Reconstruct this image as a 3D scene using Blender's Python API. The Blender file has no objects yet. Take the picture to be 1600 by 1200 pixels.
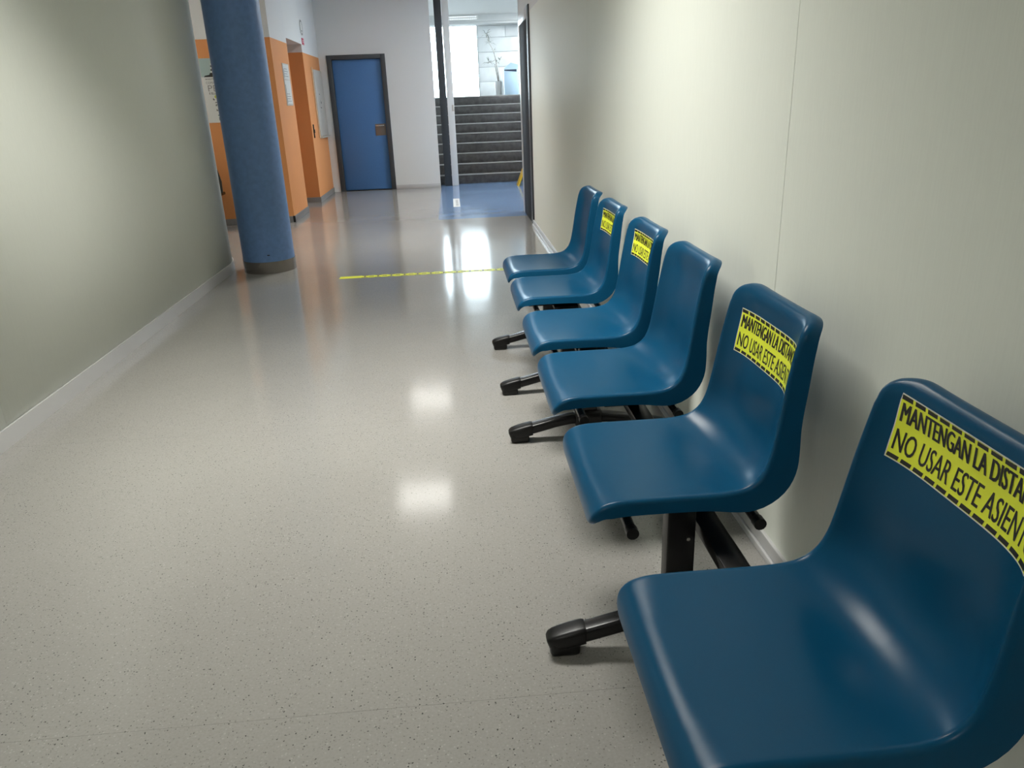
import bpy, bmesh, math, random
from mathutils import Matrix, Vector
C = bpy.context.scene.collection
scn = bpy.context.scene

# ------------------------------------------------------------------ camera, world, exposure
CAM_H = 1.3
cam_d = bpy.data.cameras.new('camera'); cam = bpy.data.objects.new('camera', cam_d); C.objects.link(cam)
cam_d.sensor_width = 36.0; cam_d.sensor_fit = 'HORIZONTAL'; cam_d.lens = 36.0*1169.22/1600.0
cam_d.clip_start = 0.02; cam_d.clip_end = 200
right = Vector((0.99615629, -0.07906488, -0.03770143))
down = Vector((-0.06308708, -0.34900357, -0.93499547))
fwd = Vector((0.06076737, 0.93378009, -0.35265008))
m = Matrix.Identity(4)
for i in range(3):
    m[i][0] = right[i]; m[i][1] = -down[i]; m[i][2] = -fwd[i]
m[2][3] = CAM_H
cam.matrix_world = m
scn.camera = cam

w = bpy.data.worlds.new('sky'); scn.world = w; w.use_nodes = True
bg = w.node_tree.nodes['Background']
bg.inputs[0].default_value = (0.80, 0.91, 1.0, 1); bg.inputs[1].default_value = 20.0      # even overcast sky

vs = scn.view_settings
vs.view_transform = 'Standard'; vs.look = 'None'; vs.exposure = 0.0; vs.gamma = 1.0; vs.use_curve_mapping = False

LAMP_NEAR = 0.8        # ceiling panels, radiance of the diffuser
LAMP_NEAR_W = 56.0     # watts of the louvred lamp over the seats
LAMP_SPREAD = 114.0    # its louvre keeps the beam off the upper walls
LAMP_MID = 6.2
LAMP_BACK = 20.0
LAMP_FAR_W = 26.0      # downward beam of the two louvred panels farther on
LAMP_LANDING = 45.0
LAMP_SIDE = 26.0
LAMP_HALL = 76.0

def portal(name, loc, rot, sx, sy):
    d = bpy.data.lights.new(name, 'AREA'); d.shape = 'RECTANGLE'; d.size = sx; d.size_y = sy
    d.cycles.is_portal = True
    o = bpy.data.objects.new(name, d); C.objects.link(o); o.location = loc; o.rotation_euler = rot
portal('window_portal', (-0.2, 17.45, 2.17), (-math.pi/2, 0, 0), 1.75, 1.45)
portal('window_portal', (2.66, 15.0, 2.2), (0, math.pi/2, 0), 1.45, 3.2)  # portal of the added side window

# ------------------------------------------------------------------ materials
def mat(name, col, rough=.5, metal=0.0, spec=.5, emit=None, es=1.0, noise=None, bump=None, coat=0.0):
    M = bpy.data.materials.new(name); M.use_nodes = True
    nt = M.node_tree; b = nt.nodes['Principled BSDF']
    b.inputs['Base Color'].default_value = (*col, 1); b.inputs['Roughness'].default_value = rough
    b.inputs['Metallic'].default_value = metal; b.inputs['Specular IOR Level'].default_value = spec
    b.inputs['Coat Weight'].default_value = coat; b.inputs['Coat Roughness'].default_value = .08
    if emit:
        b.inputs['Emission Color'].default_value = (*emit, 1); b.inputs['Emission Strength'].default_value = es
    tc = nt.nodes.new('ShaderNodeTexCoord')
    if noise:
        sc, amt = noise
        n = nt.nodes.new('ShaderNodeTexNoise'); n.inputs['Scale'].default_value = sc; n.inputs['Detail'].default_value = 5
        nt.links.new(tc.outputs['Object'], n.inputs['Vector'])
        r = nt.nodes.new('ShaderNodeMapRange'); r.inputs[1].default_value = .3; r.inputs[2].default_value = .7
        r.inputs[3].default_value = 1-amt; r.inputs[4].default_value = 1+amt
        nt.links.new(n.outputs['Fac'], r.inputs[0])
        x = nt.nodes.new('ShaderNodeVectorMath'); x.operation = 'SCALE'; x.inputs[0].default_value = col
        nt.links.new(r.outputs[0], x.inputs['Scale']); nt.links.new(x.outputs[0], b.inputs['Base Color'])
    if bump:
        sc, st, dist = bump
        n = nt.nodes.new('ShaderNodeTexNoise'); n.inputs['Scale'].default_value = sc; n.inputs['Detail'].default_value = 3
        nt.links.new(tc.outputs['Object'], n.inputs['Vector'])
        bp = nt.nodes.new('ShaderNodeBump'); bp.inputs['Strength'].default_value = st; bp.inputs['Distance'].default_value = dist
        nt.links.new(n.outputs['Fac'], bp.inputs['Height']); nt.links.new(bp.outputs[0], b.inputs['Normal'])
    return M

def floor_mat(name, col, rough):
    M = mat(name, col, rough, spec=.5)
    nt = M.node_tree; b = nt.nodes['Principled BSDF']; L = nt.links
    tc = nt.nodes['Texture Coordinate']
    def noise(sc, det=2):
        n = nt.nodes.new('ShaderNodeTexNoise'); n.inputs['Scale'].default_value = sc; n.inputs['Detail'].default_value = det
        L.new(tc.outputs['Object'], n.inputs['Vector']); return n
    def rng(src, a, c, d, e):
        r = nt.nodes.new('ShaderNodeMapRange'); r.inputs[1].default_value = a; r.inputs[2].default_value = c
        r.inputs[3].default_value = d; r.inputs[4].default_value = e; L.new(src, r.inputs[0]); return r.outputs[0]
    def mix(f, a, bcol):
        x = nt.nodes.new('ShaderNodeMix'); x.data_type = 'RGBA'; L.new(f, x.inputs[0])
        if isinstance(a, tuple): x.inputs[6].default_value = (*a, 1)
        else: L.new(a, x.inputs[6])
        if isinstance(bcol, tuple): x.inputs[7].default_value = (*bcol, 1)
        else: L.new(bcol, x.inputs[7])
        return x.outputs[2]
    def mul(a, c):
        x = nt.nodes.new('ShaderNodeMath'); x.operation = 'MULTIPLY'; L.new(a, x.inputs[0]); L.new(c, x.inputs[1]); return x.outputs[0]
    def specks(scale, rad, share):
        v = nt.nodes.new('ShaderNodeTexVoronoi'); v.inputs['Scale'].default_value = scale
        wn = noise(scale*1.6, 1)
        add = nt.nodes.new('ShaderNodeVectorMath'); add.operation = 'MULTIPLY_ADD'
        L.new(wn.outputs['Color'], add.inputs[0]); add.inputs[1].default_value = (.7/scale,)*3; L.new(tc.outputs['Object'], add.inputs[2])
        L.new(add.outputs[0], v.inputs['Vector'])
        s = nt.nodes.new('ShaderNodeSeparateColor'); L.new(v.outputs['Color'], s.inputs[0])
        return mul(rng(v.outputs['Distance'], rad*.7, rad, 1, 0), rng(s.outputs[0], 1-share-.02, 1-share+.02, 0, 1))
    c = mix(rng(noise(.9, 4).outputs['Fac'], .35, .65, 0, 1), tuple(x*.95 for x in col), tuple(x*1.05 for x in col))
    c = mix(rng(noise(150, 2).outputs['Fac'], .35, .7, 0, .5), c, tuple(x*.80 for x in col))
    c = mix(specks(140, .36, .22), c, tuple(x*1.16 for x in col))
    c = mix(specks(175, .32, .20), c, tuple(x*.58 for x in col))
    c = mix(specks(125, .25, .19), c, tuple(x*.18 for x in col))
    L.new(c, b.inputs['Base Color'])
    L.new(rng(noise(2.2, 5).outputs['Fac'], .3, .7, rough*.82, rough*1.2), b.inputs['Roughness'])
    bp = nt.nodes.new('ShaderNodeBump'); bp.inputs['Strength'].default_value = .25; bp.inputs['Distance'].default_value = .0006
    L.new(noise(5, 3).outputs['Fac'], bp.inputs['Height']); L.new(bp.outputs[0], b.inputs['Normal'])
    return M

def band_mat(name, low, high, zsplit):       # a wall painted in two colours, split at a height
    M = mat(name, low, .55, spec=.35, bump=(300, .08, .001))
    nt = M.node_tree; b = nt.nodes['Principled BSDF']
    g = nt.nodes.new('ShaderNodeNewGeometry'); s = nt.nodes.new('ShaderNodeSeparateXYZ')
    nt.links.new(g.outputs['Position'], s.inputs[0])
    k = nt.nodes.new('ShaderNodeMath'); k.operation = 'GREATER_THAN'; k.inputs[1].default_value = zsplit
    nt.links.new(s.outputs[2], k.inputs[0])
    n = nt.nodes.new('ShaderNodeTexNoise'); n.inputs['Scale'].default_value = 2.5
    x0 = nt.nodes.new('ShaderNodeMix'); x0.data_type = 'RGBA'
    x0.inputs[6].default_value = (*[c*.95 for c in low], 1); x0.inputs[7].default_value = (*[c*1.05 for c in low], 1)
    nt.links.new(g.outputs['Position'], n.inputs['Vector']); nt.links.new(n.outputs['Fac'], x0.inputs[0])
    x = nt.nodes.new('ShaderNodeMix'); x.data_type = 'RGBA'
    nt.links.new(k.outputs[0], x.inputs[0]); nt.links.new(x0.outputs[2], x.inputs[6]); x.inputs[7].default_value = (*high, 1)
    nt.links.new(x.outputs[2], b.inputs['Base Color'])
    return M

def glass_mat(name):
    M = bpy.data.materials.new(name); M.use_nodes = True; nt = M.node_tree; nt.nodes.clear()
    o = nt.nodes.new('ShaderNodeOutputMaterial'); t = nt.nodes.new('ShaderNodeBsdfTransparent'); g = nt.nodes.new('ShaderNodeBsdfGlossy')
    t.inputs[0].default_value = (.93, .96, .96, 1); g.inputs['Roughness'].default_value = .02
    f = nt.nodes.new('ShaderNodeFresnel'); f.inputs[0].default_value = 1.45; x = nt.nodes.new('ShaderNodeMixShader')
    nt.links.new(f.outputs[0], x.inputs[0]); nt.links.new(t.outputs[0], x.inputs[1]); nt.links.new(g.outputs[0], x.inputs[2])
    nt.links.new(x.outputs[0], o.inputs[0]); return M

def wall_panel_mat(name, col):               # laminate with a fine vertical weave
    M = mat(name, col, .55, spec=.35)
    nt = M.node_tree; b = nt.nodes['Principled BSDF']; tc = nt.nodes['Texture Coordinate']
    mp = nt.nodes.new('ShaderNodeMapping'); mp.inputs['Scale'].default_value = (260, 260, 14)
    n = nt.nodes.new('ShaderNodeTexNoise'); n.inputs['Scale'].default_value = 1; n.inputs['Detail'].default_value = 2
    nt.links.new(tc.outputs['Object'], mp.inputs[0]); nt.links.new(mp.outputs[0], n.inputs['Vector'])
    x = nt.nodes.new('ShaderNodeMix'); x.data_type = 'RGBA'
    x.inputs[6].default_value = (*[c*.965 for c in col], 1); x.inputs[7].default_value = (*[c*1.035 for c in col], 1)
    nt.links.new(n.outputs['Fac'], x.inputs[0]); nt.links.new(x.outputs[2], b.inputs['Base Color'])
    return M

MT = dict(
    floor=floor_mat('speckled vinyl', (.312, .302, .282), .12),
    hall_floor=floor_mat('blue grey vinyl', (.17, .27, .45), .13),
    ground=mat('grey paving', (.13, .13, .125), .8, noise=(3, .15)),
    joint=mat('joint', (.08, .075, .07), .7),
    panel=wall_panel_mat('wall laminate', (.82, .845, .765)),
    plaster=mat('white plaster', (.72, .73, .72), .6, spec=.3, bump=(250, .06, .001)),
    ceiling=mat('ceiling white', (.80, .80, .78), .7, spec=.2),
    orange=band_mat('orange paint', (.70, .295, .105), (.70, .71, .71), 2.1),
    orange_far=band_mat('orange paint far', (.70, .295, .105), (.70, .71, .71), 2.06),
    skirt=mat('skirting aluminium', (.58, .58, .58), .32, .2),
    skirt_dark=mat('skirting grey', (.24, .235, .23), .4, .2),
    column=mat('blue sponge paint', (.135, .255, .51), .36, noise=(26, .08), bump=(180, .15, .001)),
    steel=mat('brushed steel', (.27, .25, .23), .2, .95),
    door_blue=mat('blue door laminate', (.062, .175, .40), .5, noise=(90, .05)),
    frame_dark=mat('dark grey steel', (.055, .06, .066), .45, .1),
    leaf_dark=mat('anthracite leaf', (.045, .052, .062), .75, 0, spec=.2),
    alu=mat('light frame', (.68, .68, .68), .35, .2),
    plate=mat('bronze plate', (.22, .19, .16), .4, .5),
    lever=mat('lever steel', (.6, .58, .54), .25, .9),
    seat=mat('blue moulded plastic', (.003, .066, .146), .28, spec=.19, noise=(700, .05), bump=(900, .12, .0006)),
    black=mat('black powder coat', (.006, .006, .0065), .27, spec=.4),
    cap=mat('black plastic cap', (.007, .007, .007), .36, spec=.35, bump=(900, .1, .0004)),
    yellow=mat('yellow vinyl print', (.90, .96, .055), .38, spec=.4),
    ink=mat('black ink', (.014, .013, .012), .4),
    border=mat('white vinyl edge', (.75, .75, .72), .4),
    stone=mat('dark stone stair', (.060, .056, .054), .25, noise=(14, .3)),
    nosing=mat('nosing strip', (.30, .29, .28), .4),
    tile=mat('pale wall tile', (.82, .85, .85), .35, noise=(6, .04)),
    grout=mat('grey joint', (.50, .53, .54), .7),
    pot=mat('white pot', (.85, .85, .84), .4),
    bark=mat('pale bark', (.42, .40, .37), .7, noise=(40, .3)),
    leaf=mat('grey green leaf', (.16, .19, .16), .5),
    machine=mat('pale blue casing', (.50, .64, .76), .4),
    machine_white=mat('white casing', (.85, .87, .88), .4),
    slot=mat('navy slot', (.02, .035, .07), .4),
    sign_yellow=mat('safety yellow', (.75, .47, .012), .4),
    paper=mat('white paper', (.66, .67, .65), .6),
    grey_ink=mat('grey print', (.20, .20, .20), .6),
    teal=mat('pale teal print', (.36, .47, .46), .6),
    green=mat('lime print', (.47, .55, .08), .6),
    darkgreen=mat('dark green print', (.04, .09, .07), .6),
    red=mat('red sign', (.55, .03, .09), .45),
    board=mat('white board', (.52, .49, .44), .4),
    board_wood=mat('pale board edge', (.66, .42, .24), .5),
    olive=mat('dark olive shell', (.035, .042, .038), .45),
    glass=glass_mat('window glass'),
    win=mat('white window frame', (.72, .72, .76), .4),
    post=mat('dark steel post', (.042, .048, .054), .4, .2),
    lamp_near=mat('near diffuser', (.8, .8, .8), .5, emit=(1.0, .985, .925), es=LAMP_NEAR),
    lamp_mid=mat('mid diffuser', (.8, .8, .8), .5, emit=(1.0, .98, .93), es=LAMP_MID),
    lamp_landing=mat('landing diffuser', (.8, .8, .8), .5, emit=(.93, .97, 1.0), es=LAMP_LANDING),
    lamp_back=mat('rear diffuser', (.8, .8, .8), .5, emit=(1.0, .97, .91), es=LAMP_BACK),
    lamp_side=mat('side diffuser', (.8, .8, .8), .5, emit=(1.0, .955, .88), es=LAMP_SIDE),
    lamp_hall=mat('hall diffuser', (.8, .8, .8), .5, emit=(.93, .97, 1.0), es=LAMP_HALL),
    led=mat('lit slot', (.8, .8, .8), .5, emit=(.9, .97, 1.0), es=1.2),
)

# ------------------------------------------------------------------ mesh helpers
class MB:
    def __init__(s): s.v = []; s.f = []; s.m = []; s.mats = []; s.smooth = []
    def slot(s, k):
        M = MT[k]
        if M not in s.mats: s.mats.append(M)
        return s.mats.index(M)
    def add(s, V, F, k, smooth=False):
        b = len(s.v); i = s.slot(k); s.v += [tuple(p) for p in V]
        for f in F: s.f.append([b+q for q in f]); s.m.append(i); s.smooth.append(smooth)
        return s
    def box(s, a, b, k, bev=0.0):
        bm = bmesh.new(); bmesh.ops.create_cube(bm, size=1)
        for p in bm.verts:
            p.co = Vector([(a[i]+b[i])/2+p.co[i]*(b[i]-a[i]) for i in range(3)])
        if bev: bmesh.ops.bevel(bm, geom=bm.edges[:], offset=bev, segments=2, affect='EDGES', profile=.5)
        bm.verts.index_update()
        s.add([p.co[:] for p in bm.verts], [[q.index for q in f.verts] for f in bm.faces], k, bev > 0); bm.free(); return s
    def prism(s, poly, ax, a, b, k, smooth=False):      # 2D polygon extruded along axis ax
        n = len(poly)
        def P(p, t):
            q = [p[0], p[1]]; q.insert(ax, t); return q
        V = [P(p, a) for p in poly]+[P(p, b) for p in poly]
        s.add(V, [list(range(n))[::-1], list(range(n, 2*n))], k)
        s.add(V, [[i, (i+1) % n, n+(i+1) % n, n+i] for i in range(n)], k, smooth); return s
    def cyl(s, c, r, z0, z1, k, ax=2, n=24, r1=None, caps=True):
        r1 = r if r1 is None else r1
        V = []
        for t, rr in ((z0, r), (z1, r1)):
            for i in range(n):
                a = 2*math.pi*i/n; q = [c[0]+rr*math.cos(a), c[1]+rr*math.sin(a)]; q.insert(ax, t); V.append(q)
        s.add(V, [[i, (i+1) % n, n+(i+1) % n, n+i] for i in range(n)], k, True)
        if caps: s.add(V, [list(range(n))[::-1], list(range(n, 2*n))], k)
        return s
    def tube(s, pts, rad, k, n=8):
        pts = [Vector(p) for p in pts]; V = []
        for i, p in enumerate(pts):
            d = (pts[min(i+1, len(pts)-1)]-pts[max(i-1, 0)]).normalized()
            u = d.cross(Vector((0, 1, .01)) if abs(d.y) < .9 else Vector((1, 0, 0))).normalized(); w2 = d.cross(u)
            r = rad[i] if isinstance(rad, (list, tuple)) else rad
            V += [(p+u*r*math.cos(2*math.pi*j/n)+w2*r*math.sin(2*math.pi*j/n))[:] for j in range(n)]
        F = [[i*n+j, i*n+(j+1) % n, (i+1)*n+(j+1) % n, (i+1)*n+j] for i in range(len(pts)-1) for j in range(n)]
        s.add(V, F, k, True); s.add(V, [list(range(n))[::-1], list(range(len(V)-n, len(V)))], k); return s
    def sweep(s, pts, wy, hz, k, yc=0, r=.006):         # rounded-rectangle bar along a path in the xz plane
        sec = []
        for cx, cy, a0 in ((wy/2-r, hz/2-r, 0), (-wy/2+r, hz/2-r, 90), (-wy/2+r, -hz/2+r, 180), (wy/2-r, -hz/2+r, 270)):
            for j in range(4):
                a = math.radians(a0+30*j); sec.append((cx+r*math.cos(a), cy+r*math.sin(a)))
        n = len(sec); V = []
        for i, p in enumerate(pts):
            a, b = pts[max(i-1, 0)], pts[min(i+1, len(pts)-1)]
            l = math.hypot(b[0]-a[0], b[1]-a[1]); tx, tz = (b[0]-a[0])/l, (b[1]-a[1])/l
            sc = p[2] if len(p) > 2 else 1
            for (u, v) in sec: V.append((p[0]-tz*v*sc, yc+u*sc, p[1]+tx*v*sc))
        F = [[i*n+j, i*n+(j+1) % n, (i+1)*n+(j+1) % n, (i+1)*n+j] for i in range(len(pts)-1) for j in range(n)]
        s.add(V, F, k, True); s.add(V, [list(range(n))[::-1], list(range(len(V)-n, len(V)))], k); return s
    def data(s, name):
        me = bpy.data.meshes.new(name); me.from_pydata(s.v, [], s.f)
        for M in s.mats: me.materials.append(M)
        for p, i, sm in zip(me.polygons, s.m, s.smooth): p.material_index = i; p.use_smooth = sm
        me.validate(); bm = bmesh.new(); bm.from_mesh(me); bmesh.ops.recalc_face_normals(bm, faces=bm.faces); bm.to_mesh(me); bm.free()
        return me
    def obj(s, name, parent=None, loc=(0, 0, 0)):
        o = bpy.data.objects.new(name, s.data(name)); C.objects.link(o); o.location = loc
        if parent: o.parent = parent
        return o

def tag(o, label=None, cat=None, group=None, kind=None):
    for k, v in (('label', label), ('category', cat), ('group', group), ('kind', kind)):
        if v: o[k] = v
    return o
def empty(name, loc, label=None, cat=None, group=None, kind=None):
    o = bpy.data.objects.new(name, None); C.objects.link(o); o.location = loc; o.empty_display_size = .1
    return tag(o, label, cat, group, kind)
def struct(mb, name, parent=None, label=None, loc=(0, 0, 0)):
    o = mb.obj(name, parent, loc)
    if not parent: o['kind'] = 'structure'
    if label: o['label'] = label
    return o

def text2d(txt, bold=0.0, res=3):            # letters as flat triangles in a unit box
    cu = bpy.data.curves.new('lettering', 'FONT'); cu.body = txt; cu.size = 1; cu.resolution_u = res; cu.offset = bold
    o = bpy.data.objects.new('lettering', cu); C.objects.link(o)
    dg = bpy.context.evaluated_depsgraph_get(); e = o.evaluated_get(dg); me = e.to_mesh()
    V = [(v.co.x, v.co.y) for v in me.vertices]; F = [list(p.vertices) for p in me.polygons]
    e.to_mesh_clear(); bpy.data.objects.remove(o); bpy.data.curves.remove(cu)
    x0 = min(v[0] for v in V); x1 = max(v[0] for v in V); y0 = min(v[1] for v in V); y1 = max(v[1] for v in V)
    return [((a-x0)/(x1-x0), (b-y0)/(y1-y0)) for a, b in V], F

# ------------------------------------------------------------------ floor
fl = MB().box((-6.2, -4.2, -.12), (3.2, 18.2, -.003), 'joint').obj('floor'); fl['kind'] = 'structure'
ys = [-4.2, -3.68, -1.995, -.31, 1.375, 3.06, 4.745, 6.43, 9.2]
for a, b in zip(ys, ys[1:]):
    MB().box((-6.2, a+.0003, -.003), (3.2, b-.0003, 0), 'floor').obj('floor_sheet', fl)
for a, b in ((9.2, 11.2), (11.2, 13.4)):
    MB().box((-6.2, a+.0003, -.003), (-.211, b-.0003, 0), 'floor').obj('floor_sheet', fl)
    o = MB().box((-.209, a+.0003, -.003), (3.2, b-.0003, 0), 'hall_floor').obj('floor_sheet', fl)  # blue of the daylight is put into the vinyl colour
    o['label'] = 'blue grey floor sheet in front of the stairs'
HC = 3.0
struct(MB().box((-30, 18.3, 1.0), (40, 60, 1.2), 'ground').box((3.3, -20, 1.0), (40, 18.3, 1.2), 'ground'), 'ground')  # unseen ground outside, put in to cut light from below on the ceiling
struct(MB().box((-6.2, -4.2, HC), (3.2, 18.2, HC+.15), 'ceiling'), 'ceiling')

# ------------------------------------------------------------------ left corridor wall, its end swept round in a wide curve
def left_path(off, y0=-4.2):
    p = [(-1.97+off, y0), (-1.97+off, 6.57)]; r = .8+off
    p += [(-2.77+r*math.cos(a), 6.57+r*math.sin(a)) for a in [math.pi/2*i/16 for i in range(1, 17)]]
    return p+[(-6.2, 7.37+off)]
def ribbon(mb, path, th, z0, z1, k, smooth=True):         # wall of thickness th behind a plan path
    n = len(path); off = []
    for i, p in enumerate(path):
        a = path[max(i-1, 0)]; b = path[min(i+1, n-1)]
        l = math.hypot(b[0]-a[0], b[1]-a[1]); off.append((p[0]-(b[1]-a[1])/l*th, p[1]+(b[0]-a[0])/l*th))
    V = [(p[0], p[1], z) for z in (z0, z1) for p in path]+[(p[0], p[1], z) for z in (z0, z1) for p in off]
    F = []
    for i in range(n-1):
        F += [[i, i+1, n+i+1, n+i], [2*n+i+1, 2*n+i, 3*n+i, 3*n+i+1], [n+i, n+i+1, 3*n+i+1, 3*n+i], [i+1, i, 2*n+i, 2*n+i+1]]
    F += [[0, n, 3*n, 2*n], [n-1, 2*n-1, 4*n-1, 3*n-1]]
    return mb.add(V, F, k, smooth)
def seg(path, a, b):                         # cut a plan path between two y values on its straight run
    x = path[0][0]
    return [(x, a)]+([(x, b)] if b is not None else path[1:])
wl = struct(ribbon(MB(), left_path(-.008), .14, 0, HC, 'joint'), 'wall_left')
for a, b in ((-4.2, -2.9), (-2.9, .1), (.1, 3.1), (3.1, None)):
    p = seg(left_path(0), a+.001, b-.001 if b else None)
    ribbon(MB(), p, .007, .0, HC, 'panel').obj('wall_panel', wl)
struct(ribbon(MB(), left_path(.012), .011, .0, .083, 'skirt', False), 'baseboard_left')

# ------------------------------------------------------------------ right corridor wall with its doorway near the far end
wr = struct(MB().box((.876, -4.2, 0), (1.05, 8.44, HC), 'plaster').box((.876, 8.44, 2.225), (1.05, 9.66, HC), 'plaster')
            .box((.876, 9.62, 0), (1.05, 9.72, HC), 'plaster'), 'wall_right')
for a, b in ((-4.2, -1.03), (-1.03, 1.97), (1.97, 4.97), (4.97, 8.30)):
    MB().box((.868, a+.0012, 0), (.876, b-.0012, 2.15), 'panel').obj('wall_panel', wr)
bs = struct(MB().box((.856, -4.2, 0), (.868, 8.40, .062), 'skirt', .002), 'baseboard_right')
MB().box((.846, -4.2, 0), (.856, 8.40, .022), 'skirt', .003).obj('foot_strip', bs)
d2 = empty('door_2', (.86, 9.05, 0)); d2['kind'] = 'structure'
MB().box((.001, -.62, 0), (.19, -.46, 2.225), 'frame_dark', .003).obj('jamb', d2)
o = MB().box((.002, -.46, 2.115), (.19, .55, 2.225), 'alu', .003).box((.002, .40, 0), (.19, .55, 2.115), 'alu', .003).obj('door_frame', d2)  # dark casing head coloured pale to show its bright reflection
o['label'] = 'pale metal head and far side of the door frame'
MB().box((.006, -.43, .004), (.05, .396, 2.11), 'leaf_dark', .003).obj('leaf', d2)
MB().box((.003, -.457, .0), (.04, -.434, 2.113), 'alu', .003).obj('seal', d2)

# ------------------------------------------------------------------ back of the corridor, behind the camera
struct(MB().box((-2.2, -4.35, 0), (1.05, -4.2, HC), 'plaster'), 'wall_back')

# ------------------------------------------------------------------ orange walls on the left, with a recess
wo = struct(MB().box((-6.2, 9.63, 0), (-2.0, 10.6, HC), 'orange'), 'wall_orange')
struct(MB().box((-6.2, 11.66, 0), (-2.0, 13.25, HC), 'orange_far').box((-6.2, 10.6, 0), (-2.9, 11.66, HC), 'orange_far')
       .box((-2.9, 10.6, 2.165), (-2.0, 11.66, HC), 'plaster'), 'wall_recess')
struct(MB().box((-6.35, 7.2, 0), (-6.2, 9.7, HC), 'plaster'), 'wall_side')
def skirting(name, *boxes):
    mb = MB()
    for a, b in boxes: mb.box((a[0], a[1], 0), (b[0], b[1], .075), 'skirt_dark', .001)
    return struct(mb, name)
skirting('baseboard_orange', ((-6.2, 9.618), (-2.012, 9.63)), ((-2.0, 9.63), (-1.988, 10.6)))
struct(MB().box((-2.012, 9.616, 0), (-1.986, 9.63, .078), 'black'), 'trim_corner')
skirting('baseboard_recess', ((-2.9, 11.648), (-2.0, 11.66)), ((-2.0, 11.648), (-1.988, 13.05)))

# ------------------------------------------------------------------ far wall with the blue door
struct(MB().box((-2.0, 13.05, 0), (-1.86, 13.25, HC), 'plaster').box((-1.86, 13.05, 2.07), (-.98, 13.25, HC), 'plaster')
       .box((-.98, 13.05, 0), (-.22, 13.25, HC), 'plaster'), 'wall_far')
struct(MB().box((-.98, 13.038, 0), (-.222, 13.05, .07), 'skirt', .001), 'baseboard_far')
d1 = empty('door_1', (-1.42, 13.05, 0)); d1['kind'] = 'structure'
MB().box((-.46, -.02, 0), (-.385, .12, 2.09), 'frame_dark', .003).box((.385, -.02, 0), (.46, .12, 2.09), 'frame_dark', .003)\
    .box((-.385, -.02, 2.025), (.385, .12, 2.09), 'frame_dark', .003).box((-.46, .12, 0), (.46, .17, 2.09), 'frame_dark').obj('door_frame', d1)  # last box is unseen backing, added to stop light leaking round the leaf
lf = MB().box((-.382, .035, .012), (.382, .075, 2.022), 'door_blue', .003).obj('leaf', d1)
MB().box((.20, .029, .865), (.372, .035, 1.045), 'plate', .001).obj('lock_plate', lf)
MB().cyl((.345, 1.015), .011, -.02, .03, 'lever', ax=1, n=12).box((.215, -.03, 1.005), (.355, -.012, 1.025), 'lever', .005).obj('lever', lf)

# ------------------------------------------------------------------ stair hall: walls, window, tiles, lintel
struct(MB().box((2.6, 9.66, 0), (2.75, 13.3, HC), 'plaster').box((2.6, 13.3, 0), (2.75, 18.2, 1.45), 'plaster')
       .box((2.6, 13.3, 2.9), (2.75, 18.2, HC), 'plaster').box((2.6, 16.7, 1.45), (2.75, 18.2, 2.9), 'plaster'), 'wall_hall_right')
struct(MB().box((1.05, 9.6, 0), (2.75, 9.72, HC), 'plaster'), 'wall_hall_near')
struct(MB().box((-1.35, 13.25, 0), (-1.2, 18.2, HC), 'plaster'), 'wall_hall_left')
wh = struct(MB().box((-1.35, 17.52, 0), (2.75, 17.7, 1.44), 'plaster').box((.69, 17.52, 1.44), (2.75, 17.7, HC), 'grout')
            .box((-1.35, 17.52, 2.9), (.69, 17.7, HC), 'plaster'), 'wall_hall_end')
rows = [1.44, 1.725, 2.017, 2.316, 2.603, 2.83]
for i, (a, b) in enumerate(zip(rows, rows[1:])):
    xs = [.70, 1.296, 2.6] if i == 4 else [.70, 1.95, 2.6]
    for c, d in zip(xs, xs[1:]):
        MB().box((c+.003, 17.50, a+.0035), (d-.003, 17.52, b-.0035), 'tile', .002).obj('wall_tile', wh)
struct(MB().box((-1.2, 17.05, 2.83), (2.6, 17.50, 2.87), 'plaster').box((-1.2, 17.0, 2.87), (2.6, 17.48, HC), 'plaster'), 'trim_lintel')
def window(name, org, ux, wid, hgt, nb):     # frame, mullions and panes in a wall opening
    e = empty(name, org); e['kind'] = 'structure'
    e.rotation_euler = (0, 0, 0 if ux == 'x' else math.pi/2)
    f = MB().box((0, 0, 0), (wid, .06, .05), 'win', .003).box((0, 0, hgt-.05), (wid, .06, hgt), 'win', .003)
    f.box((0, 0, .05), (.05, .06, hgt-.05), 'win', .003).box((wid-.05, 0, .05), (wid, .06, hgt-.05), 'win', .003); f.obj('window_frame', e)
    for i in range(1, nb):
        x = wid*i/nb; MB().box((x-.02, 0, .05), (x+.02, .06, hgt-.05), 'win', .003).obj('mullion', e)
    for i in range(nb):
        MB().box((wid*i/nb+.02, .027, .04), (wid*(i+1)/nb-.02, .033, hgt-.04), 'glass').obj('pane', e)
window('window_1', (-1.3, 17.705, 1.38), 'x', 2.05, 1.58, 1)
window('window_2', (2.71, 13.3, 1.45), 'y', 3.4, 1.45, 3)  # unseen side window, made up to let daylight onto the tiles

# ------------------------------------------------------------------ staircase
stc = empty('staircase', (.7, 13.4, 0), 'dark stone stairs with pale nosing strips rising at the end of the corridor', 'stairs')
RI, RU = .1587, .28
for i in range(9):
    y1 = RU*(i+1) if i < 8 else 4.1
    sx = MB().box((-1.89, RU*i, 0 if i == 0 else RI*i-.02), (1.89, y1+.01, RI*(i+1)), 'stone', .004).obj('step', stc)
    MB().box((-1.89, RU*i-.012, RI*(i+1)-.016), (1.89, RU*i+.03, RI*(i+1)+.003), 'nosing', .003).obj('nosing', sx)

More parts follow.
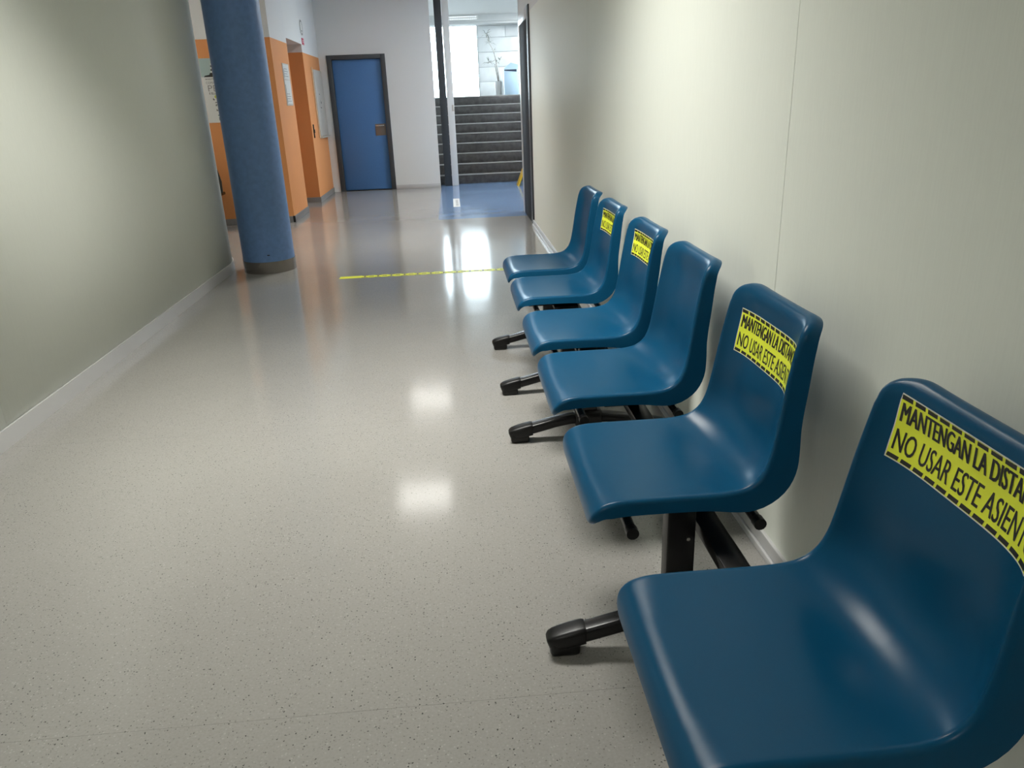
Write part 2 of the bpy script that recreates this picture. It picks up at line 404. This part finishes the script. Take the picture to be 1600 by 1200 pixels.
tag(MB().box((-.06, -.05, 0), (.055, .06, HC), 'post', .004).obj('post', loc=(-.083, 13.2, 0)), 'dark steel post standing left of the white post before the stairs', 'post')
wp = tag(MB().box((-.052, -.05, 0), (.057, .09, HC), 'plaster', .003).obj('post', loc=(.032, 13.2, 0)), 'white square post standing right of the dark steel post before the stairs', 'post')
MB().box((.02, -.056, 1.19), (.055, -.0505, 1.29), 'board', .001).obj('plate', wp)  # small plate stands in for a glint on the post

# ventilation slots above the window, their own glow standing for light behind
vg = tag(MB().box((-.30, -.01, -.05), (.34, 0, .05), 'plaster', .002).obj('ventilation_grille', loc=(.37, 16.999, 2.945)),
         'long ventilation grille with two rows of bright slots above the stair window', 'vent')
for r_ in range(2):
    for k in range(16):
        MB().box((-.27+.037*k, -.014, -.035+.042*r_), (-.25+.037*k, -.0105, -.017+.042*r_), 'led').obj('slot', vg)

# ------------------------------------------------------------------ round column
col = tag(MB().cyl((0, 0), .2177, 0, HC, 'column', n=72, caps=False).obj('column', loc=(-1.654, 6.69, 0)),
          'round blue sponge-painted column at the end of the left corridor wall', 'column')
MB().cyl((0, 0), .2215, 0, .10, 'steel', n=72).obj('base_band', col)['label'] = 'brushed steel band round the foot of the column'
MB().box((.04, -.2195, .155), (.062, -.2155, .163), 'ink', .001).obj('scuff', col)

# ------------------------------------------------------------------ ceiling lamps
def lamp(x, y, k, label, s=.60, sx=1):
    o = tag(MB().box((-sx*s/2-.02, -s/2-.02, -.03), (sx*s/2+.02, s/2+.02, 0), 'alu', .003).obj('ceiling_light', loc=(x, y, HC)), label, 'ceiling light', 'ceiling lights of the corridor')
    MB().box((-sx*s/2, -s/2, -.036), (sx*s/2, s/2, -.0305), k).obj('diffuser', o)
    return o
def louvred(x, y, k, watts, spread, label, sx=1):
    o = lamp(x, y, k, label, sx=sx)
    d = bpy.data.lights.new('lamp_light', 'AREA'); d.shape = 'RECTANGLE'; d.size = .6*sx; d.size_y = .6
    d.energy = watts; d.color = (1.0, .985, .925); d.spread = math.radians(spread)
    l = bpy.data.objects.new('lamp_light', d); C.objects.link(l); l.parent = o; l.location = (0, 0, -.045)
louvred(-.42, 3.0, 'lamp_near', LAMP_NEAR_W, LAMP_SPREAD, 'wide ceiling light above the middle of the row of blue seats', 2)
louvred(-.56, 7.78, 'lamp_mid', LAMP_FAR_W, 104, 'square ceiling light mirrored in the floor as the nearer bright patch')
louvred(-.56, 10.86, 'lamp_mid', LAMP_FAR_W*.36, 104, 'square ceiling light mirrored in the floor as the farther bright patch')
lamp(-1.1, -1.4, 'lamp_back', 'square ceiling light behind the viewer over the near corridor')  # unseen panel added to fill the near corridor from behind
lamp(-4.2, 8.45, 'lamp_side', 'square ceiling light in the side room before the orange wall')  # out of view, added to brighten the orange wall
lamp(1.75, 11.4, 'lamp_hall', 'square ceiling light on the right side of the stair hall')  # extra hidden panel, added to lift the far wall
lamp(2.0, 16.1, 'lamp_landing', 'square ceiling light over the upper landing near the tiled wall')  # added behind the door frame's line of sight to brighten the tiles

# ------------------------------------------------------------------ seats on beams
# ---- seat shell surface: s runs from the front lip to the top of the back, y across
PROF=[(.2585,.388),(.2600,.402),(.2655,.417),(.277,.4315),(.295,.4415),(.325,.4475),(.37,.449),(.45,.449),(.53,.449),(.585,.4515),(.622,.461),(.648,.482),(.664,.513),(.674,.555),(.683,.61),(.695,.69),(.709,.765),(.719,.805),(.729,.826),(.744,.842)]
def resample(P,n):
    # Catmull-Rom dense sampling then equal arc length
    Q=[]
    for i in range(len(P)-1):
        p0=P[max(i-1,0)];p1=P[i];p2=P[i+1];p3=P[min(i+2,len(P)-1)]
        for k in range(20):
            t=k/20
            Q.append(tuple(.5*((2*p1[a])+(-p0[a]+p2[a])*t+(2*p0[a]-5*p1[a]+4*p2[a]-p3[a])*t*t+(-p0[a]+3*p1[a]-3*p2[a]+p3[a])*t**3) for a in (0,1)))
    Q.append(P[-1])
    L=[0]
    for a,b in zip(Q,Q[1:]): L.append(L[-1]+math.dist(a,b))
    out=[];j=0
    for i in range(n+1):
        s=L[-1]*i/n
        while j<len(L)-2 and L[j+1]<s: j+=1
        t=(s-L[j])/max(L[j+1]-L[j],1e-9)
        out.append((Q[j][0]+(Q[j+1][0]-Q[j][0])*t,Q[j][1]+(Q[j+1][1]-Q[j][1])*t))
    return out,L[-1]
NS=240
PP,SL=resample(PROF,NS)
def prof(s):
    f=min(max(s/SL,0),1)*NS; i=min(int(f),NS-1); t=f-i
    a,b=PP[i],PP[i+1]
    i0=max(i-3,0); i1=min(i+4,NS)
    tx,tz=PP[i1][0]-PP[i0][0],PP[i1][1]-PP[i0][1]
    l=math.hypot(tx,tz); tx/=l;tz/=l
    ex=s-min(max(s,0),SL)
    return a[0]+(b[0]-a[0])*t+tx*ex, a[1]+(b[1]-a[1])*t+tz*ex, tx, tz
def sst(a,b,x):
    t=min(max((x-a)/(b-a),0),1); return t*t*(3-2*t)
SB=.422   # arc length at the middle of the bend
def dish(s,y):
    w=halfw(s)
    d=.012*sst(.02,.12,s)+.031*math.exp(-((s-SB-.01)/.085)**2)+.026*sst(SB-.04,SB+.12,s)*(1-sst(SL-.10,SL+.01,s)*.8)
    q=min(abs(y)/w,1.0)
    return d*(1-q**(2.2+1.6*sst(SB,SB+.1,s)))
def halfw(s):
    return .217-.017*sst(.43,SL,s)
def surf(s,y):
    x,z,tx,tz=prof(s); nx,nz=-tz,tx      # normal, up on the seat, forward on the back
    d=dish(s,y)
    return (x-nx*d,y,z-nz*d),(tx,0,tz),(nx,0,nz)
def skin(s,y,lift):
    h=halfw(s)
    if abs(y)<=h:
        p,T,N=surf(s,y); return (p[0]+N[0]*lift,p[1],p[2]+N[2]*lift)
    sg=1 if y>0 else -1
    p,T,N=surf(s,h*sg); R=.0125; d=abs(y)-h; t=min(d/R,1.326); e=max(d-R*1.326,0)
    u=R*math.sin(t)+e*math.cos(t)+lift*math.sin(t); v=R*(1-math.cos(t))+e*math.sin(t)-lift*math.cos(t)
    return (p[0]-N[0]*v,p[1]+sg*u,p[2]-N[2]*v)
def boundary(n=160,rf=.038,rb=.060):
    pts=[]
    # arc-wise rounded rectangle, starting front middle, counter-clockwise in (s,y)
    def add(s,y,ns,ny): pts.append((s,y,ns,ny))
    wf=halfw(0)
    for k in range(9): add(0,-(wf-rf)+2*(wf-rf)*0+ (wf-rf)*0,0,0) if False else None
    out=[]
    m=12
    for k in range(m): out.append((0,-(wf-rf)*(1-2*k/m),-1,0))
    for k in range(m+1):
        a=math.pi/2*k/m; out.append((rf-rf*math.cos(a),wf-rf+rf*math.sin(a),-math.cos(a),math.sin(a)))
    N=66
    for k in range(1,N):
        s=rf+(SL-rf-rb)*k/N; out.append((s,halfw(s),0,1))
    wb=halfw(SL)
    for k in range(m+1):
        a=math.pi/2*k/m; out.append((SL-rb+rb*math.sin(a),wb-rb+rb*math.cos(a),math.sin(a),math.cos(a)))
    for k in range(1,m): out.append((SL,(wb-rb)*(1-2*k/m),1,0))
    for k in range(m+1):
        a=math.pi/2*k/m; out.append((SL-rb+rb*math.cos(a),-(wb-rb+rb*math.sin(a)),math.cos(a),-math.sin(a)))
    for k in range(1,N):
        s=SL-rb+(rf+rb-SL)*k/N; out.append((s,-halfw(s),0,-1))
    for k in range(m):
        a=math.pi/2*k/m; out.append((rf-rf*math.sin(a),-(wf-rf+rf*math.cos(a)),-math.sin(a),-math.cos(a)))
    return out
def shell():
    B=boundary(); V=[];F=[];rings=[]
    KS=[0,.1,.2,.3,.4,.5,.6,.68,.76,.83,.89,.94,.97,1.0]
    for k in KS:
        ring=[]
        for (s,y,ns,ny) in B:
            sc=min(max(s,.20),SL-.20)
            ss=sc+(s-sc)*k; yy=y*k
            if k==0: yy=0
            ring.append(len(V)); V.append(surf(ss,yy)[0])
        rings.append(ring)
    TH=[12,25,38,51,64,76]
    def fl(s,ns):
        side=.024+.011*sst(SB-.02,SB+.12,s)+.027*math.exp(-((s-SB-.015)/.085)**2)
        side*=sst(-.02,.085,s)*(1-.24*sst(SL-.18,SL-.02,s))
        front=.002; top=.012
        wf=max(-ns,0)**1.5; wt=max(ns,0)
        return side*(1-wf)*(1-wt)+front*wf+top*wt
    for th in TH+[None,None]:
        ring=[]
        for i,(s,y,ns,ny) in enumerate(B):
            P,T,N=surf(s,y)
            l=math.hypot(ns,ny); a,b=ns/l,ny/l
            O=(T[0]*a,b,T[2]*a)
            t=math.radians(th if th is not None else TH[-1])
            wf_=max(-a,0)**1.5; wt_=max(a,0); R=.0125*(1-wf_)*(1-wt_)+.009*wf_+.020*wt_
            e=0
            if th is None: e=fl(s,a)*(.5 if len(rings)==len(KS)+len(TH) else 1)
            u=R*math.sin(t)+e*math.cos(t); v=R*(1-math.cos(t))+e*math.sin(t)
            ring.append(len(V)); V.append((P[0]+O[0]*u-N[0]*v,P[1]+O[1]*u-N[1]*v,P[2]+O[2]*u-N[2]*v))
        rings.append(ring)
    n=len(B)
    for r0,r1 in zip(rings,rings[1:]):
        for i in range(n):
            j=(i+1)%n
            F.append((r0[i],r0[j],r1[j],r1[i]))
    return V,F,rings

V_, F_, _r = shell()
shell_mb = MB(); shell_mb.add(V_, F_, 'seat', True)
shell_me = shell_mb.data('seat')
import itertools

T1 = text2d('MANTENGAN LA DISTANCIA', .0); T2 = text2d('NO USAR ESTE ASIENTO', .0)
def sticker_mesh(ytop, stop_, wid, hgt):
    """printed vinyl sign lying on the curved back; u runs along the text (towards -y), v up"""
    def P(u, v, lift):
        return skin(stop_-hgt+v, ytop-u, lift)
    mb = MB()
    def patch(u0, u1, v0, v1, lift, k, nu, nv, sl=0.0):
        V = []; F = []
        for i in range(nu+1):
            for j in range(nv+1): V.append(P(u0+(u1-u0)*i/nu+sl*j/nv, v0+(v1-v0)*j/nv, lift))
        for i in range(nu):
            for j in range(nv):
                a = i*(nv+1)+j; F.append([a, a+nv+1, a+nv+2, a+1])
        mb.add(V, F, k, True)
    patch(0, wid, 0, hgt, .0008, 'border', 40, 8)
    patch(.0022, wid-.0022, .0022, hgt-.0022, .0011, 'yellow', 40, 8)
    n = 12; st = (wid-.004)/n
    for i in range(n):
        a = .002+st*i
        patch(a+.001, a+st-.005, hgt-.0115, hgt-.003, .0014, 'ink', 4, 1, -.0015)
        patch(a+.001, a+st-.005, .003, .0105, .0014, 'ink', 4, 1, .0015)
    for (V, F), v0, v1, wgt in ((T1, .575, .865, (-.0013, -.0006, .0001, .0008, .0015)), (T2, .150, .465, (-.0005, .0002, .0009))):
        for q, du in enumerate(wgt):
            mb.add([P(.0085+du+(wid-.020)*p[0], hgt*(v0+(v1-v0)*p[1]), .0014+.00006*q) for p in V], F, 'ink')
    return mb.data('sticker')

bar_me = MB().tube([(0, -.235, 0), (0, .235, 0)], .0125, 'black', 14).data('seat_rail')
cap_me = MB().cyl((0, 0), .0145, -.018, .004, 'cap', ax=1, n=14).data('rail_cap')
brk_me = MB().box((-.17, -.02, -.010), (.15, .02, .012), 'black', .003).box((-.045, -.045, -.030), (.075, .045, -.010), 'black', .003).data('seat_bracket')
post_me = MB().box((-.034, -.024, .085), (.034, .024, .392), 'black', .005).box((-.055, -.034, .055), (.055, .034, .125), 'black', .010).data('post')
def arm_pts(sg):
    return [(.0*sg, .088), (sg*.06, .086), (sg*.12, .076), (sg*.19, .059), (sg*.25, .046)]
armf_me = MB().sweep(arm_pts(-1), .048, .038, 'black', r=.009).data('foot_arm')
armb_me = MB().sweep(arm_pts(1), .048, .038, 'black', r=.009).data('foot_arm')
def cap_mesh(sg):
    mb = MB()
    mb.sweep([(sg*x, z, k) for x, z, k in ((.214, .0535, .97), (.217, .0535, 1.02), (.245, .0475, 1.03), (.272, .041, 1.0), (.290, .0365, .95), (.301, .0335, .82), (.307, .0315, .6), (.3085, .031, .3))], .056, .047, 'cap', r=.012)
    mb.box((min(sg*.228, sg*.303), -.0268, 0), (max(sg*.228, sg*.303), .0268, .044), 'cap', .010)
    return mb.data('foot_cap')
capf_me = cap_mesh(-1); capb_me = cap_mesh(1)
bolt_me = MB().cyl((0, 0), .0045, 0, .003, 'lever', ax=1, n=10).data('bolt')

def put(me, name, parent, loc, label=None):
    o = bpy.data.objects.new(name, me); C.objects.link(o); o.location = loc; o.parent = parent
    if label: o['label'] = label
    return o
XB = .50
def bench(y0, y1, seats, posts, label):
    ym = (y0+y1)/2
    e = empty('beam_bench', (XB, ym, 0), label, 'bench', 'benches of blue seats along the right wall')
    put(MB().box((.035, y0-ym, .302), (.095, y1-ym, .332), 'black', .003).data('beam'), 'beam', e, (0, 0, 0))
    for cy, stk, lab in seats:
        s = put(shell_me, 'seat', e, (-XB, cy-ym, 0), lab)
        if stk: put(sticker_mesh(*stk), 'sticker', s, (0, 0, 0), 'yellow distancing sticker with black lettering')
        put(brk_me, 'seat_bracket', e, (.0, cy-ym, .362))
        for x in (.352, .646):
            r = put(bar_me, 'seat_rail', e, (x-XB, cy-ym, .380))
            put(cap_me, 'rail_cap', r, (0, -.235, 0))
    for py in posts:
        p = put(post_me, 'post', e, (-.015, py-ym, 0)); put(bolt_me, 'bolt', p, (.016, -.0265, .315))
        for me, cm in ((armf_me, capf_me), (armb_me, capb_me)):
            a = put(me, 'foot_arm', e, (-.03 if me is armf_me else .0, py-ym, 0)); put(cm, 'foot_cap', a, (0, 0, 0))
bench(.74, 2.60, [(.962, (.163, .782, .362, .122), 'blue seat with sticker, nearest the viewer'),
                  (1.685, (.160, .739, .36, .118), 'blue seat with sticker, second from the viewer'),
                  (2.33, None, 'plain blue seat without sticker')], (.80, 1.52),
      'nearer beam bench of three blue plastic seats, two with yellow stickers')
bench(2.70, 4.44, [(2.915, (.155, .756, .36, .109), 'blue seat with sticker, nearest on the far bench'),
                   (3.59, (.155, .755, .36, .109), 'blue seat with sticker in the middle of the far bench'),
                   (4.185, None, 'plain blue seat at the far end')], (2.78, 3.315, 4.015),
      'farther beam bench of three blue plastic seats, its last seat without sticker')

# ------------------------------------------------------------------ floor markings
tp = MB().box((-.98, 6.112, 0), (.62, 6.192, .0012), 'yellow')
for k in range(13):
    x = -.80+.108*k
    tp.box((x, 6.113, .0012), (x+.05, 6.123, .0016), 'ink').box((x, 6.181, .0012), (x+.05, 6.191, .0016), 'ink').box((x+.018, 6.132, .0012), (x+.032, 6.172, .0016), 'ink')
    tp.box((x+.055, 6.140, .0012), (x+.100, 6.149, .0016), 'ink').box((x+.060, 6.157, .0012), (x+.095, 6.165, .0016), 'ink')
tag(tp.obj('floor_tape'), 'yellow tape with black marks stuck across the glossy corridor floor', 'tape')
fs = MB().box((-.022, 10.33, 0), (.07, 11.27, .0012), 'paper')  # flat white strip crossed by grey bars
for k in range(7): fs.box((.012, 10.45+.1*k, .0012), (.05, 10.50+.1*k, .0016), 'grey_ink')
tag(fs.obj('floor_label'), 'white label with grey print stuck on the floor before the stairs', 'label')

# ------------------------------------------------------------------ signs and boards on the orange walls
def flat(mb, o, ux, u0, v0, u1, v1, d, k):   # print on a vertical face; ux 'x' faces -y, 'y' faces +x
    if ux == 'x': mb.box((u0, -d-.0006, v0), (u1, -d, v1), k)
    else: mb.box((d, u0, v0), (d+.0006, u1, v1), k)
def lettering(mb, txt, u0, v0, wd, ht, d, k, ux='x', bold=.01):
    V, F = text2d(txt, bold, 2)
    mb.add([((u0+wd*p[0], -d, v0+ht*p[1]) if ux == 'x' else (d, u0+wd*p[0], v0+ht*p[1])) for p in V], F, k)
pm = MB().box((-.22, -.006, 0), (.26, 0, .70), 'paper'); D = .0066
flat(pm, 0, 'x', -.22, .50, .26, .70, .006, 'teal')
pm.add([(x, -.0068, z) for x, z in ((-.19, .50), (.02, .50), (.0, .52), (-.03, .525), (-.06, .545), (-.115, .545), (-.125, .525), (-.18, .515))], [list(range(8))], 'ink')
for k in range(5):
    wv = .036-.004*k
    pm.add([(x, -.007, z) for x, z in ((-.088-wv/2, .545+.02*k), (-.088+wv/2, .545+.02*k), (-.088+wv/2-.002, .565+.02*k), (-.088-wv/2+.002, .565+.02*k))], [[0, 1, 2, 3]], 'ink' if k % 2 else 'paper')
lettering(pm, 'NOSOTRAS', -.18, .470, .13, .016, D, 'ink')
lettering(pm, 'COMA', -.18, .425, .10, .026, D, 'grey_ink', bold=0)
lettering(pm, 'PE', -.165, .345, .105, .066, D, 'grey_ink', bold=-.01)
lettering(pm, 'E ELLAS', -.16, .312, .10, .022, D, 'ink')
for cz, cx in ((.285, -.09), (.165, -.07)):
    pm.cyl((cx, cz), .018, -.0075, -.0062, 'green', ax=1, n=16)
    for sx in (-1, 1):
        for sz in ((-1,) if cz > .2 else (-1, 1)):
            x0, z0 = cx+sx*.038, cz+sz*.036
            pm.box((min(x0, x0-sx*.02), -.0072, min(z0, z0-sz*.008)), (max(x0, x0-sx*.02), -.0062, max(z0, z0-sz*.008)), 'ink')
            pm.box((min(x0, x0-sx*.008), -.0072, min(z0, z0-sz*.02)), (max(x0, x0-sx*.008), -.0062, max(z0, z0-sz*.02)), 'ink')
flat(pm, 0, 'x', -.11, .217, -.05, .229, .006, 'grey_ink')
flat(pm, 0, 'x', -.10, .075, -.03, .087, .006, 'darkgreen'); flat(pm, 0, 'x', -.095, .025, .0, .058, .006, 'darkgreen'); flat(pm, 0, 'x', -.02, .06, .0, .10, .006, 'darkgreen')
tag(pm.obj('poster', loc=(-2.615, 9.63, 1.20)), 'tall printed poster with a lighthouse on the orange wall, half hidden by the column', 'poster')

nb = tag(MB().box((0, -.19, -.01), (.006, .19, .48), 'board', .001).obj('notice_holder', loc=(-2.0, 10.30, 1.37)), 'narrow clear holder of white notices on the orange wall nearest the column', 'notice')
for z0, z1 in ((.30, .465), (.01, .285)):
    p = MB().box((.006, -.165, z0), (.0072, .165, z1), 'paper')
    for k in range(4): flat(p, 0, 'y', -.12, z0+.03+.028*k, .10-.05*(k % 2), z0+.036+.028*k, .0072, 'grey_ink')
    flat(p, 0, 'y', -.15, z0+.012, -.135, z1-.05, .0072, 'ink'); p.obj('paper_sheet', nb)

rs = MB().cyl((0, 0), .105, 0, .006, 'paper', ax=0, n=32); V = []
for rr in (.098, .078):
    V += [(.0066, rr*math.cos(2*math.pi*i/32), rr*math.sin(2*math.pi*i/32)) for i in range(32)]
rs.add(V, [[i, (i+1) % 32, 32+(i+1) % 32, 32+i] for i in range(32)], 'grey_ink')
rs.box((.006, -.035, -.05), (.0068, .035, -.035), 'grey_ink')
tag(rs.obj('round_sign', loc=(-2.0, 11.79, 2.385)), 'round grey ringed sign high on the white wall above the recess', 'sign')
tag(MB().box((0, -.075, 0), (.006, .075, .085), 'red', .001).box((.006, -.05, .03), (.0066, .05, .038), 'paper').box((.006, -.05, .05), (.0066, .05, .058), 'paper')
    .obj('red_sign', loc=(-2.0, 11.80, 2.165)), 'small red sign below the round grey sign', 'sign')
wb = tag(MB().box((0, -.36, 0), (.02, .38, .95), 'board', .003).obj('white_board', loc=(-1.997, 12.64, .915)), 'tall pale board with black marks on the far orange wall beside the blue door', 'board')
MB().box((.0, -.42, -.02), (.008, -.36, .98), 'board_wood', .001).obj('side_strip', wb)
for a, b, c, d in ((-.10, .60, -.02, .61), (-.13, .40, -.12, .50), (-.05, .40, .02, .42), (-.03, .45, -.02, .53), (.0, .47, .05, .50), (-.12, .34, -.11, .39)):
    p = MB(); flat(p, 0, 'y', a, b, c, d, .0205, 'ink'); p.obj('mark', wb)
MB().box((.0, -.36, -.03), (.045, .38, -.005), 'board', .003).obj('tray', wb)
tag(MB().box((0, -.02, 0), (.014, .02, .19), 'black', .004).box((.014, -.012, .07), (.024, .012, .12), 'cap', .003).obj('wall_handle', loc=(-2.0, 11.78, .91)), 'small black vertical handle on the corner of the orange recess', 'handle')

# ------------------------------------------------------------------ chair half hidden behind the end of the left wall
ch = empty('tub_chair', (-2.985, 9.33, 0), 'dark rounded chair with black seat base standing against the orange wall', 'chair')
V = []; F = []; n = 16
for z, ro, ri in ((.42, .255, .225), (.55, .26, .228), (.68, .235, .205), (.76, .19, .165), (.81, .12, .10)):
    for rr in (ro, ri):
        V += [(rr*math.cos(math.pi*i/n), .0+rr*.75*math.sin(math.pi*i/n), z) for i in range(n+1)]
m1 = n+1
for l in range(4):
    for i in range(n):
        a = l*2*m1+i; F += [[a, a+1, a+2*m1+1, a+2*m1], [a+m1+1, a+m1, a+3*m1, a+3*m1+1]]
    for i in (0, n):
        a = l*2*m1+i; F.append([a, a+m1, a+3*m1, a+2*m1])
for b0 in (0, 8*m1):
    F += [[b0+i, b0+i+1, b0+m1+i+1, b0+m1+i] for i in range(n)]
MB().add(V, F, 'olive', True).obj('backrest', ch)
MB().box((-.24, -.24, .385), (.24, .17, .42), 'black', .012).obj('seat', ch)
for sx in (-1, 1):
    for sy in (-.2, .13): MB().cyl((sx*.12, sy), .011, 0, .386, 'black', n=10).obj('leg', ch)

# ------------------------------------------------------------------ on the upper landing
LZ = RI*9+.0006
pl = empty('potted_plant', (1.03, 16.35, LZ), 'spindly potted plant with spiky leaves in a white pot on the landing', 'plant')
MB().cyl((0, 0), .062, 0, .27, 'pot', n=28, r1=.072).obj('pot', pl)
tr = MB().tube([(.02, 0, .25), (.0, 0, .45), (-.03, .0, .68), (-.07, 0, .84), (-.15, 0, 1.0), (-.20, 0, 1.14)], [.013, .011, .010, .008, .006, .004], 'bark')
tr.tube([(.0, 0, .27), (-.03, .01, .46), (-.05, .02, .6)], [.010, .008, .006], 'bark')
tr.tube([(-.03, 0, .68), (-.10, .02, .64), (-.16, .03, .63)], .005, 'bark', 6).tube([(-.02, 0, .6), (.02, .08, .62), (.06, .12, .66)], .005, 'bark', 6)
tr.obj('trunk', pl)
rnd = random.Random(4); lv = MB()
def rosette(c, n, ln):
    for k in range(n):
        a = rnd.uniform(0, 6.28); el = rnd.uniform(-.5, 1.2); l = ln*rnd.uniform(.6, 1.1)
        d = Vector((math.cos(a)*math.cos(el), math.sin(a)*math.cos(el), math.sin(el))); u = d.cross(Vector((0, 0, 1))).normalized()*.007
        c0 = Vector(c); m_ = c0+d*l*.5+Vector((0, 0, .01)); t = c0+d*l-Vector((0, 0, l*.15))
        lv.add([c0[:], (m_+u)[:], t[:], (m_-u)[:], (m_+Vector((0, 0, .003)))[:]], [[0, 1, 4], [1, 2, 4], [2, 3, 4], [3, 0, 4]], 'leaf')
for c, n_, ln in (((-.20, 0, 1.14), 14, .16), ((-.14, 0, .98), 12, .17), ((-.17, .03, .63), 18, .16), ((.06, .12, .66), 12, .11), ((-.02, 0, .62), 8, .10), ((-.07, 0, .84), 6, .1)): rosette(c, n_, ln)
lv.obj('foliage', pl)
mc = empty('reception_box', (1.262, 16.25, LZ), 'pale blue upright box with peaked top and dark slot on the landing', 'box')
MB().box((-.125, -.14, 0), (.16, .14, .47), 'machine', .004).obj('body', mc)
MB().box((-.158, -.145, 0), (-.125, .145, .51), 'machine_white', .004).obj('side_panel', mc)
MB().prism([(-.125, .47), (.16, .47), (.16, .56), (.02, .60), (-.125, .50)], 1, -.13, .13, 'machine').obj('peaked_top', mc)
MB().prism([(-.115, .455), (.13, .43), (.13, .475), (-.115, .475)], 1, -.146, -.138, 'slot').obj('slot', mc)
ys_ = empty('wet_floor_sign', (1.31, 12.75, 0), 'yellow folding floor sign standing at the foot of the stairs, half hidden', 'sign')
MB().prism([(-.26, 0), (-.238, 0), (.012, .62), (-.012, .62)], 1, -.14, .14, 'sign_yellow').obj('leaf', ys_)
MB().prism([(.26, 0), (.238, 0), (-.0, .60), (.016, .62)], 1, -.14, .14, 'sign_yellow').obj('leaf', ys_)
MB().tube([(-.13, 0, .3), (.13, 0, .3)], .006, 'ink').obj('brace', ys_)
